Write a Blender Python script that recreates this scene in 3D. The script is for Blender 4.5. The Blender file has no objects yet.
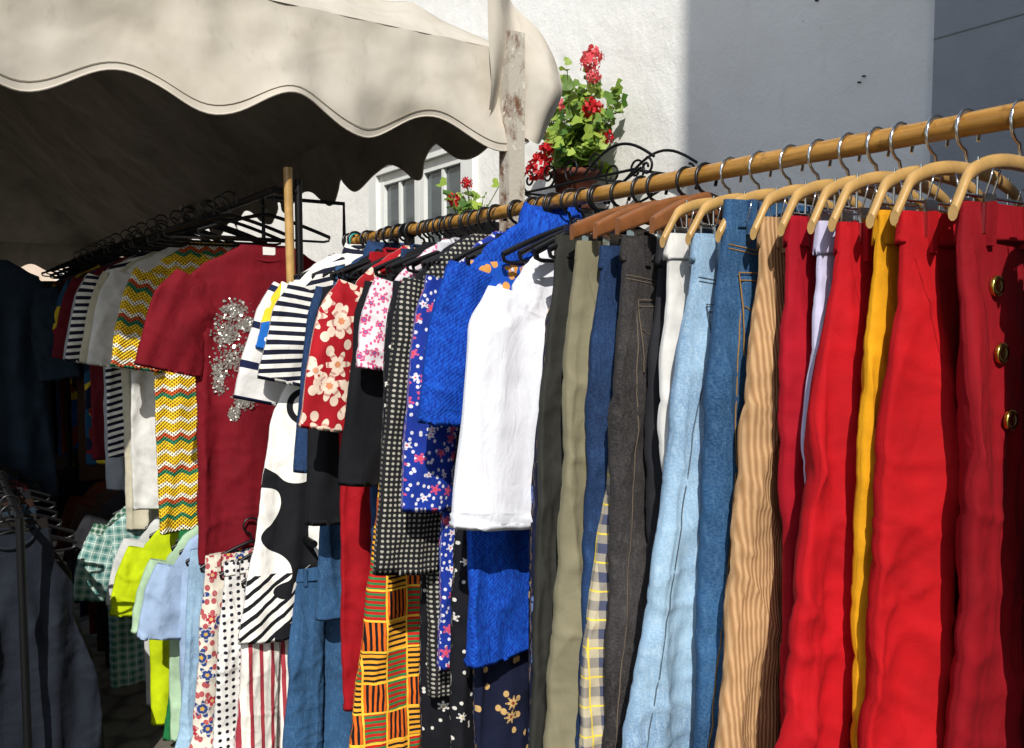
import bpy, math, random
from mathutils import Vector, Matrix, noise
random.seed(7)
sc=bpy.context.scene
G=Vector((-0.827,-0.562,0)).normalized(); N=Vector((0.562,-0.827,0)).normalized()
O=Vector((-0.475,2.656,0))
ANG=math.atan2(G.y,G.x)
FR=Matrix.Translation(O)@Matrix.Rotation(ANG,4,'Z')
def hexc(h):
    h=h.lstrip('#'); r=[int(h[i:i+2],16)/255 for i in (0,2,4)]
    return tuple([(c/12.92 if c<=.04045 else ((c+.055)/1.055)**2.4) for c in r])+(1,)
# ---------------- node DSL
class X:
    def __init__(s,nt,k): s.nt=nt; s.k=k
    def _m(s,op,*o):
        n=s.nt.nodes.new('ShaderNodeMath'); n.operation=op
        for i,q in enumerate((s,)+o):
            if isinstance(q,X): s.nt.links.new(q.k,n.inputs[i])
            else: n.inputs[i].default_value=q
        return X(s.nt,n.outputs[0])
    def __add__(s,o): return s._m('ADD',o)
    def __sub__(s,o): return s._m('SUBTRACT',o)
    def __mul__(s,o): return s._m('MULTIPLY',o)
    def __truediv__(s,o): return s._m('DIVIDE',o)
    def __lt__(s,o): return s._m('LESS_THAN',o)
    def __gt__(s,o): return s._m('GREATER_THAN',o)
    def abs(s): return s._m('ABSOLUTE')
    def fr(s): return s._m('FRACT')
    def fl(s): return s._m('FLOOR')
    def sin(s): return s._m('SINE')
    def sqrt(s): return s._m('SQRT')
    def max(s,o): return s._m('MAXIMUM',o)
    def at2(s,o): return s._m('ARCTAN2',o)
def comb(nt,x,y,z=0.0):
    n=nt.nodes.new('ShaderNodeCombineXYZ')
    for i,q in enumerate((x,y,z)):
        if isinstance(q,X): nt.links.new(q.k,n.inputs[i])
        else: n.inputs[i].default_value=q
    return n.outputs[0]
def nz(nt,x,y,sc_=5,det=3,ro=.6,z=0.0,dist=0):
    n=nt.nodes.new('ShaderNodeTexNoise'); n.inputs['Scale'].default_value=sc_; n.inputs['Detail'].default_value=det
    n.inputs['Roughness'].default_value=ro; n.inputs['Distortion'].default_value=dist
    if isinstance(z,float): n.noise_dimensions='2D'
    nt.links.new(comb(nt,x,y,z),n.inputs['Vector']); return X(nt,n.outputs[0])
def vor(nt,x,y,scale,rand=1.0):
    n=nt.nodes.new('ShaderNodeTexVoronoi'); n.voronoi_dimensions='2D'; n.inputs['Scale'].default_value=scale; n.inputs['Randomness'].default_value=rand
    nt.links.new(comb(nt,x,y),n.inputs['Vector'])
    sp=nt.nodes.new('ShaderNodeSeparateXYZ'); nt.links.new(n.outputs['Position'],sp.inputs[0])
    sp2=nt.nodes.new('ShaderNodeSeparateXYZ'); nt.links.new(n.outputs['Color'],sp2.inputs[0])
    dx=x-X(nt,sp.outputs[0]); dy=y-X(nt,sp.outputs[1])
    return dx,dy,(dx*dx+dy*dy).sqrt(),X(nt,sp2.outputs[0])
def mix(nt,f,a,b,mode='MIX'):
    n=nt.nodes.new('ShaderNodeMix'); n.data_type='RGBA'; n.blend_type=mode
    for i,q in ((0,f),(6,a),(7,b)):
        if isinstance(q,X): nt.links.new(q.k,n.inputs[i])
        elif isinstance(q,bpy.types.NodeSocket): nt.links.new(q,n.inputs[i])
        elif isinstance(q,str): n.inputs[i].default_value=hexc(q)
        else: n.inputs[i].default_value=q
    return n.outputs[2]
def rng(x,a,b,c=0.,d=1.):
    n=x.nt.nodes.new('ShaderNodeMapRange'); x.nt.links.new(x.k,n.inputs[0])
    for i,q in enumerate((a,b,c,d)): n.inputs[i+1].default_value=q
    return X(x.nt,n.outputs[0])
def base(name):
    m=bpy.data.materials.new(name); m.use_nodes=True; nt=m.node_tree
    return m,nt,nt.nodes['Principled BSDF']
def setc(nt,inp,c):
    if isinstance(c,bpy.types.NodeSocket): nt.links.new(c,inp)
    elif isinstance(c,str): inp.default_value=hexc(c)
    else: inp.default_value=c
def bump(nt,b,h,st=.4,dist=.002):
    n=nt.nodes.new('ShaderNodeBump'); n.inputs['Strength'].default_value=st; n.inputs['Distance'].default_value=dist
    nt.links.new(h.k,n.inputs['Height']); nt.links.new(n.outputs[0],b.inputs['Normal'])
def cloth(name,colfn,rough=.85,bfn=None,bst=.5,tr=.0,var=.16):
    m,nt,b=base(name)
    t=nt.nodes.new('ShaderNodeUVMap'); sp=nt.nodes.new('ShaderNodeSeparateXYZ'); nt.links.new(t.outputs[0],sp.inputs[0])
    u=X(nt,sp.outputs[0]); v=X(nt,sp.outputs[1])
    c=colfn(nt,u,v) if callable(colfn) else colfn
    nn=nz(nt,u,v,9,3,.7)
    f=rng(nn,.3,.7,1-var*1.4,1+var*.6)
    cc=nt.nodes.new('ShaderNodeCombineXYZ')
    for i in range(3): nt.links.new(f.k,cc.inputs[i])
    col=mix(nt,1.0,c,cc.outputs[0],'MULTIPLY')
    nt.links.new(col,b.inputs['Base Color']); b.inputs['Roughness'].default_value=rough
    b.inputs['Specular IOR Level'].default_value=.2
    h=(nz(nt,u*2.6,v*.9,11,2,.55,dist=.5)-.5).abs()*-1.3+nz(nt,u,v,150,1,.6)*.13
    if bfn: h=h*.6+bfn(nt,u,v)
    bump(nt,b,h,bst,.004)
    if tr>0:
        tl=nt.nodes.new('ShaderNodeBsdfTranslucent'); nt.links.new(col,tl.inputs[0])
        mx=nt.nodes.new('ShaderNodeMixShader'); mx.inputs[0].default_value=tr
        nt.links.new(b.outputs[0],mx.inputs[1]); nt.links.new(tl.outputs[0],mx.inputs[2])
        nt.links.new(mx.outputs[0],nt.nodes['Material Output'].inputs[0])
    return m
# patterns
def p_str(c1,c2,per,duty=.5,ax=1,dg=0.0):
    def f(nt,u,v):
        x=(v if ax else u)+(u if ax else v)*dg
        return mix(nt,(x/per).fr()<duty,c1,c2)
    return f
def p_dots(bg,fg,cell,r,rand=.0):
    def f(nt,u,v):
        dx,dy,d,k=vor(nt,u,v,1/cell,rand); return mix(nt,d<r,bg,fg)
    return f
def p_flor(bg,fg,ctr,cell,r,pet=5,rand=.8,fg2=None):
    def f(nt,u,v):
        dx,dy,d,k=vor(nt,u,v,1/cell,rand)
        th=dy.at2(dx); w=((th*pet+k*6).sin()*.28+.72)*(k*.6+.55)*r
        c=mix(nt,d<w,bg,fg if fg2 is None else mix(nt,k>.5,fg,fg2))
        ring=((d*(1/r*14)).sin()>.55)*(d<w)
        c=mix(nt,ring*.55,c,bg)
        c=mix(nt,d<(w*.25),c,ctr)
        x2,y2,d2,k2=vor(nt,u+.37,v*.8+.11,2.3/cell,1)
        return mix(nt,(d2<(r*.25*1.0))*(d>w)*.9,c,fg)
    return f
def p_plaid(bg,c1,c2,per):
    def f(nt,u,v):
        a=(u/per).fr(); b=(v/per).fr()
        c=mix(nt,((a<.35)*.5+(b<.35)*.5)*.9,bg,c1)
        return mix(nt,(((a-.68).abs()<.03).max((b-.68).abs()<.03)),c,c2)
    return f
def p_denim(c1,c2,c3=None):
    def f(nt,u,v):
        s1=nz(nt,u*9,v*2.2,22,2,.7); s2=nz(nt,u,v,4,3,.65)
        c=mix(nt,rng(s2,.35,.65),c1,c2)
        c=mix(nt,rng(s1,.5,.8,0,.4),c,c3 or '#dfe6ee')
        s3=nz(nt,u,v,330,1,.5)
        return mix(nt,rng(s3,.35,.65,0,.28),c,c3 or '#dfe6ee')
    return f
def denim_b(nt,u,v): return nz(nt,u,v,45,2,.7)*.3
def p_cord(c1,c2,per=.0065):
    def f(nt,u,v):
        w=((u*(6.283/per)+nz(nt,u*.3,v*.3,9,1)*.6).sin()*.5+.5)
        return mix(nt,w*.8,c2,c1)
    return f
def cord_b(per=.0065):
    return lambda nt,u,v:((u*(6.283/per)+nz(nt,u*.3,v*.3,9,1)*.6).sin()*.5+.5)*.5
def p_zig(nt,u,v):
    z=((u/.05).fr()-.5).abs()*.03
    k=((v+z)/.014).fl(); q=(k*.37).fr()
    c=mix(nt,q>.25,'#e8c22a','#f2ecd8'); c=mix(nt,q>.5,c,'#2f7d5a'); c=mix(nt,q>.62,c,'#f0c028'); c=mix(nt,q>.88,c,'#c9552a')
    h=((u*520).sin()*(v*520).sin())>.5
    return mix(nt,h*.8,c,'#2a2416')
def p_kente(nt,u,v):
    cx=(u/.055).fl(); cy=(v/.075).fl(); par=((cx+cy)*.5).fr()>.25; p3=((cx*2+cy)/5).fr()<.25
    s1=(u/.011).fr()<.5; s2=(v/.013).fr()<.45
    a=mix(nt,s1,'#d8641c','#141418'); b=mix(nt,s2,'#e8a02c','#161618')
    c=mix(nt,par,a,b); c=mix(nt,p3,c,mix(nt,s2,'#b8201a','#2a7a44')); e=((u/.055).fr()<.08).max((v/.075).fr()<.07)
    return mix(nt,e,c,'#f0bc3a')
def p_abs(nt,u,v):
    d=((u-.17)*(u-.17)+(v+.50)*(v+.50)).sqrt()
    ring=((d-.045).abs()<.009)
    n1=nz(nt,u,v,7.5,0,.4)
    blob=(n1>.58)
    st=((v*1.0+u*.8)/.035).fr()<.4
    c=mix(nt,blob*(v<-.66),'#e9e6df','#15161a')
    c=mix(nt,((v<-.98)*st),c,'#15161a')
    return mix(nt,ring,c,'#15161a')
def p_multi(bg,cols,sc_):
    def f(nt,u,v):
        c=bg
        for i,q in enumerate(cols):
            n=nz(nt,u+i*3.1,v+i*1.7,sc_,1,.4); c=mix(nt,n>.58,c,q)
        return c
    return f
_m={}
def mk(k,*a,**kw):
    if k not in _m: _m[k]=cloth(k,*a,**kw)
    return _m[k]
def plain(h,**kw): return mk('cloth_'+h.strip('#'),h,**kw)
def objxyz(nt):
    tc=nt.nodes.new('ShaderNodeTexCoord'); sp=nt.nodes.new('ShaderNodeSeparateXYZ'); nt.links.new(tc.outputs['Object'],sp.inputs[0])
    return [X(nt,sp.outputs[i]) for i in range(3)]
def simple(name,c,rough=.5,metal=0.,nsc=0,var=.2,bst=.0,bsc=60):
    m,nt,b=base(name); 
    if nsc or bst: x,y,z=objxyz(nt)
    if nsc:
        n=nz(nt,x,y,nsc,3,.65,z=z); col=mix(nt,rng(n,.3,.7,0,var),c,'#15100a'); nt.links.new(col,b.inputs['Base Color'])
    else: setc(nt,b.inputs['Base Color'],c)
    b.inputs['Roughness'].default_value=rough; b.inputs['Metallic'].default_value=metal
    if bst: bump(nt,b,nz(nt,x,y,bsc,3,.7,z=z),bst,.004)
    return m
# ---------------- mesh builder
class MB:
    def __init__(s): s.v=[];s.f=[];s.uv=[];s.m=[]
    def grid(s,P,UV,closed=False,mat=0):
        nr=len(P);nc=len(P[0]);b=len(s.v)
        for r in P: s.v.extend(r)
        for i in range(nr-1):
            for j in range(nc if closed else nc-1):
                k=(j+1)%nc
                s.f.append((b+i*nc+j,b+i*nc+k,b+(i+1)*nc+k,b+(i+1)*nc+j))
                s.uv.append((UV[i][j],UV[i][k],UV[i+1][k],UV[i+1][j])); s.m.append(mat)
    def face(s,pts,mat=0):
        b=len(s.v); s.v.extend(pts); s.f.append(tuple(range(b,b+len(pts)))); s.uv.append(tuple((p[0],p[2]) for p in pts)); s.m.append(mat)
    def box(s,a0,a1,n0,n1,z0,z1,mat=0):
        c=[(a,n,z) for a in (a0,a1) for n in (n0,n1) for z in (z0,z1)]
        for q in ((0,1,3,2),(4,6,7,5),(0,4,5,1),(2,3,7,6),(0,2,6,4),(1,5,7,3)): s.face([c[i] for i in q],mat)
    def tube(s,pts,r,seg=10,mat=0,cap=True):
        pts=[Vector(p) for p in pts]; P=[];UV=[];up=None;L=0
        for i,p in enumerate(pts):
            d=(pts[min(i+1,len(pts)-1)]-pts[max(i-1,0)]).normalized()
            if up is None: up=Vector((0,0,1)) if abs(d.z)<.9 else Vector((1,0,0))
            x=d.cross(up).normalized(); up=x.cross(d).normalized()
            rr=r[i] if isinstance(r,(list,tuple)) else r
            P.append([tuple(p+(x*math.cos(2*math.pi*j/seg)+up*math.sin(2*math.pi*j/seg))*rr) for j in range(seg)])
            UV.append([(j/seg*.1,L) for j in range(seg)]); L+=.01
        s.grid(P,UV,True,mat)
        if cap: s.face(P[0][::-1],mat); s.face(P[-1],mat)
    def obj(s,name,mats,mw=FR,parent=None,smooth=True):
        me=bpy.data.meshes.new(name); me.from_pydata(s.v,[],s.f)
        ul=me.uv_layers.new(name='UVMap'); fl=[]
        for q in s.uv:
            for c in q: fl.extend(c)
        ul.data.foreach_set('uv',fl)
        for m in mats: me.materials.append(m)
        me.polygons.foreach_set('material_index',s.m)
        if smooth: me.polygons.foreach_set('use_smooth',[True]*len(s.f))
        me.update()
        o=bpy.data.objects.new(name,me); sc.collection.objects.link(o)
        if parent is not None: o.parent=parent
        else: o.matrix_world=mw
        return o
def empty(name,mw=FR):
    e=bpy.data.objects.new(name,None); sc.collection.objects.link(e); e.empty_display_size=.1; e.matrix_world=mw; return e
# ---------------- cloth tubes
def nn3(x,y,z): return noise.noise(Vector((x,y,z)))
def rdg(x,k=4.): 
    x=1-k*abs(x); return x*x if x>0 else 0.
class Sheet:
    def __init__(s,keys,sd,fa=.008,wr=.004,n0=0.,fs=1.):
        s.k=keys;s.sd=sd;s.fa=fa*1.45;s.wr=wr*1.35;s.n0=n0;s.fs=fs;s.zt=keys[0][0]
    def row(s,z):
        k=s.k
        if z>=k[0][0]: return k[0][1:]
        for i in range(len(k)-1):
            if z>=k[i+1][0]:
                t=(k[i][0]-z)/(k[i][0]-k[i+1][0]); t2=t*t*(3-2*t); t=.5*t+.5*t2
                return tuple(k[i][q]*(1-t)+k[i+1][q]*t for q in (1,2,3))
        return k[-1][1:]
    def fold(s,a,z):
        d=s.zt-z; g=min(1,d/.3); g=g*g*(3-2*g); f=s.fs
        v=nn3(a*11*f,z*.8,s.sd); r=rdg(nn3(a*9*f+z*.6,z*1.0,s.sd+3.3),3)
        w=rdg(nn3(a*8+z*2.2,z*3-a*3,s.sd+9.1),3); w2=rdg(nn3(a*12-z*3,z*4+a*4,s.sd+5.7)); w4=rdg(nn3(a*22+z*2.,z*3,s.sd+2.7)); h=rdg(nn3(a*6+z*5,z*10-a*5,s.sd+1.7),5); h2=rdg(nn3(a*9-z*7,z*15+a*9,s.sd+6.3),5)
        return s.fa*g*(1.5*v+.9*r+.3*math.sin(a*65*f+4*nn3(z*1.1,s.sd,0)))+s.wr*(.25+.75*g)*(.8*w+.7*w2+.5*w4+.4*h+.3*h2)
    def edge(s,z): 
        return .007*nn3(z*2.2,s.sd,1.7)+.003*nn3(z*11,s.sd,4.)+.0015*nn3(z*31,s.sd,8.)
    def pt(s,phi,z):
        L,R,th=s.row(z); e=s.edge(z); c=(L+R)/2+e; h=(L-R)/2
        ca=math.cos(phi);sa=math.sin(phi)
        x=math.copysign(abs(ca)**.85,ca); a=c+h*x
        n=th*math.copysign(abs(sa)**.7,sa)+s.n0+s.fold(a,z)
        return a,n
    def surf(s,a,z):
        L,R,th=s.row(z); e=s.edge(z); c=(L+R)/2+e; h=(L-R)/2
        x=max(-.999,min(.999,(a-c)/h)); ca=abs(x)**(1/.85); sa=math.sqrt(max(0,1-ca*ca))
        return th*sa**.7+s.n0+s.fold(a,z)
    def build(s,mb,nr=130,nc=64,mat=0,uo=0.):
        z0=s.k[0][0]; z1=s.k[-1][0];P=[];UV=[]
        for i in range(nr+1):
            z=z0+(z1-z0)*i/nr; r=[];q=[]
            for j in range(nc):
                ph=2*math.pi*(j+.5)/nc; a,n=s.pt(ph,z)
                zz=z+(.010*nn3(a*9,s.sd,2)*max(0,(i-nr+6)/6))
                r.append((a,n,zz)); q.append((a+uo,z) if ph<math.pi else (-a+uo+.5,z))
            P.append(r);UV.append(q)
        P.append([(p[0],p[1]*.9+s.n0*.1,p[2]+.012) for p in P[-1]]); UV.append(UV[-1])
        mb.grid(P,UV,True,mat)
    def patch(s,mb,fa,z0,z1,nr,nc,mat,off=.0025):
        P=[];UV=[]
        for i in range(nr+1):
            z=z0+(z1-z0)*i/nr; r=[];q=[]
            for j in range(nc+1):
                t=j/nc; a,zz=fa(t,z); ed=min(1,min(j,nc-j)*1.0,min(i,nr-i)*1.0)
                r.append((a,s.surf(a,zz)+off*ed-.001*(1-ed),zz)); q.append((a,zz))
            P.append(r);UV.append(q)
        mb.grid(P,UV,False,mat)
def sleeve(mb,path,sd,fa=.008,wr=.006,mat=0,nr=44,nc=44):
    P=[];UV=[];L=0;prev=None
    def ev(t):
        x=t*(len(path)-1); i=min(int(x),len(path)-2); f=x-i; 
        return [path[i][q]*(1-f)+path[i+1][q]*f for q in range(5)]
    for i in range(nr+1):
        t=i/nr; a,n,z,hw,th=ev(t); b=ev(min(1,t+.08)); c=ev(max(0,t-.08))
        da,dz=b[0]-c[0],b[2]-c[2]; l=math.hypot(da,dz); da/=l;dz/=l
        if prev: L+=math.hypot(a-prev[0],z-prev[1])
        prev=(a,z); r=[];q=[]
        for j in range(nc):
            ph=2*math.pi*(j+.5)/nc; ca=math.cos(ph);sa=math.sin(ph)
            w=hw*math.copysign(abs(ca)**.85,ca)+.004*nn3(t*5,sd,ca); 
            aa=a-dz*w; zz=z+da*w
            g=min(1,t*3)
            nn=n+th*math.copysign(abs(sa)**.75,sa)+g*fa*(1.3*nn3(w*18,t*2,sd)+.7*nn3(w*34,t*3,sd+3))+wr*(rdg(nn3(aa*9+zz*4,zz*6+t*3,sd+8))+.8*rdg(nn3(aa*14-zz*6,zz*8,sd+5)))
            r.append((aa,nn,zz)); q.append((w+(0 if sa>0 else .3),-L-.1))
        P.append(r);UV.append(q)
    P.append([(p[0],p[1],p[2]+.01) for p in P[-1]]);UV.append(UV[-1])
    mb.grid(P,UV,True,mat)
# ---------------- materials (hard)
M_blk=simple('black_plastic','#0c0c0e',.35)
M_chr=simple('chrome_wire','#c9c9c6',.18,1.)
M_brass=simple('gold_button_metal','#d9c05a',.2,1.)
M_woodL=simple('varnished_wood','#c29a5c',.32,0,18,.4,.15,40)
M_woodB=simple('brown_hanger_wood','#8a5630',.45,0,20,.4,.1)
M_iron=simple('wrought_iron','#0d0d0f',.5,.4)
M_teal=simple('teal_plastic','#1b8f8a',.35)
M_lbl=simple('white_label','#e4e2dc',.7)
def railmat():
    m,nt,b=base('golden_wood_rail')
    x,y,z=objxyz(nt)
    n=nz(nt,x*40,y*3,2.2,4,.7,z=z*40); c=mix(nt,rng(n,.3,.7),'#865a1c','#c4944a')
    k=nz(nt,x,y,22,3,.8,z=z); c=mix(nt,rng(k,.55,.7,0,.75),c,'#43290c')
    nt.links.new(c,b.inputs['Base Color']); b.inputs['Roughness'].default_value=.3; bump(nt,b,n,.25,.002); return m
M_rail=railmat()
RZ=1.75
def tr(n,z,a=0.,yaw=0.): return FR@Matrix.Translation((a,n,z))@Matrix.Rotation(math.radians(yaw),4,'Z')
def hookpts(zb,r=.024,cz=-.008):
    p=[]
    for i in range(15):
        t=math.radians(205-(205+80)*i/14); p.append((r*math.cos(t)*1.0,0,cz+r*math.sin(t)))
    p+= [(.0,0,cz-r-.012),(0,0,zb)]
    return p
def hanger(kind,mw,w=.2,name=None):
    mb=MB()
    if kind in('black','teal'):
        mb.tube(hookpts(-.055),.0034,8)
        z=-.055
        arm=[(w*t,0,z-.004-.062*(abs(t)**1.25)) for t in [i/10 for i in range(-10,11)]]
        mb.tube(arm,.006,8)
        mb.tube([(w,0,z-.066),(w*.98,0,z-.078),(w*.9,0,z-.082),(-w*.9,0,z-.082),(-w*.98,0,z-.078),(-w,0,z-.066)],.004,8)
        return mb.obj(name or 'plastic_hanger',[M_blk if kind=='black' else M_teal],mw)
    if kind=='clip':
        mb.tube(hookpts(-.06,.026),.0024,8,1)
        P=[];UV=[]
        for i in range(33):
            t=-1+i/16; z=-.058-.042*abs(t)**2.6 -.028*max(0,abs(t)-.8)/.2; r=[]
            a=w*t
            for j in range(10):
                ph=2*math.pi*j/10; r.append((a,.006*math.cos(ph),z+.0095*math.sin(ph)))
            P.append(r);UV.append([(a,j*.01) for j in range(10)])
        mb.grid(P,UV,True,0); mb.face(P[0][::-1]);mb.face(P[-1])
        mb.tube([(-w*.85,0,-.105),(w*.85,0,-.105)],.002,8,1)
        for sx in(-1,1):
            a=sx*w*.66
            mb.tube([(a,0,-.06),(a,0,-.105)],.0018,6,1)
            for sn in(-1,1):
                mb.box(a-.012,a+.012,sn*.014-.0015,sn*.014+.0015,-.150,-.105,1)
                mb.box(a-.010,a+.010,sn*.0105-.0018,sn*.0105+.0018,-.151,-.138,2)
                mb.tube([(a-.008,sn*.014,-.105),(a-.008,sn*.019,-.088),(a-.008,sn*.021,-.078),(a+.008,sn*.021,-.078),(a+.008,sn*.019,-.088),(a+.008,sn*.014,-.105)],.0013,6,1)
        return mb.obj(name or 'wooden_clip_hanger',[M_woodL,M_chr,M_blk],mw)
    if kind=='wood':
        mb.tube(hookpts(-.05,.025),.003,8,2)
        P=[];UV=[]
        for i in range(25):
            t=-1+i/12; z=-.05-.045*abs(t)**1.5; hh=.013+.006*(1-abs(t)); r=[]
            for (y,zz) in ((.005,hh),(.006,hh*.6),(.006,-hh*.6),(.005,-hh),(-.005,-hh),(-.006,-hh*.6),(-.006,hh*.6),(-.005,hh)): r.append((w*t,y,z+zz))
            P.append(r);UV.append([(w*t,q*.01) for q in range(8)])
        mb.grid(P,UV,True,0); mb.face(P[0][::-1]);mb.face(P[-1])
        mb.tube([(-w*.8,0,-.1),(w*.8,0,-.1)],.002,8,1)
        for sx in(-1,1):
            a=sx*w*.75; mb.box(a-.011,a+.011,-.009,.009,-.14,-.098,1)
        return mb.obj(name or 'wooden_trouser_hanger',[M_woodB,M_chr,M_blk],mw)
# ---------------- garments
M_stitch=plain('#9a7440')
def pants(name,n,mat,wt=.145,wb=.2,lean=.1,top=-.125,ln=.98,ths=1.,fa=.008,wr=.005,yaw=0,hang='clip',pock=None,buttons=0,jeans=False,a0=0.,rz=RZ,bst=None):
    sd=random.random()*50; e=empty(name,tr(n,rz,a0,yaw)); mb=MB()
    def lk(side,n0):
        K=[]
        for d,fo,fi,th in ((0,wt,-.006,.012),(.05,wt*1.03,-.004,.016),(.2,wt+.018,.0,.024),(.3,wt+.02,.004,.026),(.55,(wt+wb)/2+.008,.006,.025),(.8,wb,.008,.023),(ln,wb,.012,.025)):
            if d>ln: continue
            l=lean*(d/.9)**1.0
            o_,i_=(fo,fi) if side>0 else (-fi+.004,-fo)
            K.append((top-d,o_+l,i_+l,th*ths))
        return Sheet(K,sd+side*3,fa,wr,n0,1.)
    A=lk(1,.003*ths); B=lk(-1,-.003*ths)
    A.build(mb,150,72); B.build(mb,nr=60,nc=40,uo=.21)
    bw=Sheet([(top+.006,wt+.003,-wt-.003,.0155),(top-.036,wt+.006,-wt-.004,.0195)],sd,0.0,.001)
    bw.build(mb,8,48,0,uo=.3)
    for a in (wt*.75,.02,-wt*.6):
        mb.box(a-.005,a+.005,.014,.0225,top-.044,top+.006,0)
    sr=.0011 if jeans else .0006
    def seam(a1,z1,a2,z2,k=0.,m=1):
        pts=[]
        for i in range(41):
            t=i/40; a=a1+(a2-a1)*t; z=z1+(z2-z1)*t-k*math.sin(math.pi*t); sh=A if a>0.0 else B
            pts.append((a,sh.surf(a,z)+.0003,z))
        mb.tube(pts,sr,5,m,False)
    if jeans or pock:
        seam(wt*.30,top-.075,wt+.005,top-.06,.0); seam(wt*.30,top-.081,wt+.005,top-.066,.0)
        seam(.02,top-.04,.005+lean*.2,top-.2,0)
        seam(wt*.93,top-.12,wb*.93+lean*1.0,top-.9,.0)
    elif hang:
        seam(wt*.95,top-.05,wt*.72,top-.2,-.0,0)
    if pock:
        cx=wt*.60+lean*.12; hw=.050
        A.patch(mb,lambda t,z:(cx+(t-.5)*2*hw*(1-.12*max(0,(top-.1-z)/.14)),z-(.018*(1-abs(t-.5)*2) if z<top-.2 else 0)),top-.095,top-.225,8,8,0,.006)
        for zz in (top-.101,top-.112):
            mb.tube([(cx+t*hw*.92,A.surf(cx+t*hw*.92,zz)+.0063,zz) for t in [-1+i/6 for i in range(13)]],sr,5,1,False)
        for sx in(-1,1):
            mb.tube([(cx+sx*hw*(.90-.1*t),A.surf(cx+sx*hw*(.90-.1*t),top-.1-.12*t)+.0058,top-.1-.12*t) for t in [i/10 for i in range(11)]],sr,5,1,False)
        mb.tube([(cx+t*hw*.8,A.surf(cx+t*hw*.8,top-.15-.02*(1-abs(t)))+.0063,top-.15-.02*(1-abs(t))) for t in [-1+i/6 for i in range(13)]],sr,5,1,False)
    if buttons:
        for i in range(buttons):
            z=top-.09-.078*i; a=wt*.66-.008*i; y=A.surf(a,z)+.003
            P=[];UV=[]
            for r,h in ((.0,.004),(.006,.0045),(.0095,.0035),(.0115,.0045),(.0125,.002),(.0125,-.001)):
                P.append([(a+r*math.cos(q*.3927),y+h,z+r*math.sin(q*.3927)) for q in range(16)]);UV.append([(0,0)]*16)
            mb.grid(P,UV,True,2)
    mb.obj('trouser_legs',[mat,bst or M_stitch,M_brass],parent=e)
    if hang: hanger(hang,tr(n,rz,a0,yaw),w=wt+.015)
    return e,A
def shirt(name,n,mat,w=.23,ln=.72,sl=.22,slmat=None,flare=0.,th=.03,fa=.009,wr=.005,yaw=0,hang='black',lean=0.,collar=False,a0=0.,rz=RZ,top=-.055,slw=.085,splay=.5,neck=.07,trim=None,ctrim=None,strap=False,nosleeve=False,sn=.012,hs=1.,hq=1):
    sd=random.random()*60; e=empty(name,tr(n,rz,a0,yaw)); mb=MB()
    K=[(top,neck,-neck,.018),(top-.03,neck+.05,-neck-.05,.02),(top-.065,w*.82,-w*.82,.018),(top-.1,w*.97,-w*.97,.022),(top-.16,w,-w,.026),(top-.3,w*.95,-w*.95,th)]
    if strap: K=[(top-.01,w*.5,-w*.5,.01),(top-.1,w*.55,-w*.55,.014),(top-.2,w*.8,-w*.8,.022),(top-.3,w*.82,-w*.82,th)]
    for d in (.5,.75,1.0,1.3):
        if d<ln-.05:
            l=lean*d; K.append((top-d,w*.95+flare*d+l,-w*.95-flare*d*.5+l,th))
    l=lean*ln; K.append((top-ln,w*.95+flare*ln+l,-w*.95-flare*ln*.5+l,th*1.05))
    S=Sheet(K,sd,fa,wr); S.build(mb,130 if hq else 70,84 if hq else 52)
    if not nosleeve and not strap:
        for sx in(1,-1):
            a1=sx*w*.86; z1=top-.135
            pa=[(a1,0,z1+.02,.075,.018),(a1+sx*.04*splay*2,sn*.6,z1-.06,slw*1.02,.024),(a1+sx*(.04*splay*2+sl*.35*splay),sn,z1-.06-sl*.5,slw,.026),(a1+sx*(.04*splay*2+sl*.6*splay),sn*1.2,z1-.06-sl,slw*.98,.026)]
            sleeve(mb,pa,sd+sx,mat=1)
            if trim:
                p=pa[-1]; q=pa[-2]; d=Vector((p[0]-q[0],0,p[2]-q[2])).normalized()
                tr_=[(p[0]-d.x*.03,p[1],p[2]-d.z*.03,p[3]+.003,p[4]+.004),(p[0]+d.x*.002,p[1],p[2]+d.z*.002,p[3]+.003,p[4]+.004)]
                sleeve(mb,tr_,sd+sx,mat=2,nr=4)
    if collar:
        P=[];UV=[]
        for i,(ra,rn,zz) in enumerate(((neck*.85,.028,.0),(neck*.9,.032,.03),(neck*.98,.04,.034),(neck*1.12,.05,.012),(neck*1.3,.052,-.03))):
            P.append([(ra*math.cos(q*math.pi/14),rn*math.sin(q*math.pi/14),top+zz-.028*max(0,math.sin(q*math.pi/14))-(.02*abs(math.sin(q*math.pi/14*2)) if i==4 else 0)) for q in range(28)]);UV.append([(q*.012,i*.02) for q in range(28)])
        mb.grid(P,UV,True,2)
        for i in range(6):
            z=top-.06-i*.085
            if z<top-ln: break
            y=S.surf(0.0,z); mb.tube([(0,y,z),(0,y+.003,z)],.0055,10,3)
        S.patch(mb,lambda t,z:((t-.5)*.03,z),top-.035,top-ln+.01,50,4,2,.0018)
    else:
        nk=neck*.98
        mb.tube([(nk*math.cos(q*math.pi/12),.019*math.sin(q*math.pi/12)+.001,top-(.05*max(0,math.sin(q*math.pi/12)))*hs) for q in range(25)],.005,6,2,False)
    if ctrim:  # printed yoke panel over the chest
        S.patch(mb,lambda t,z:((-.02+t*(w*.97+.02)),z),top-.09,top-.24,14,14,4,.003)
    mb.obj('shirt_body',[mat,slmat or mat,trim or mat,M_lbl,ctrim or mat],parent=e)
    if hang: hanger(hang,tr(n,rz,a0,yaw),w=w*.86)
    return e,S
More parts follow.
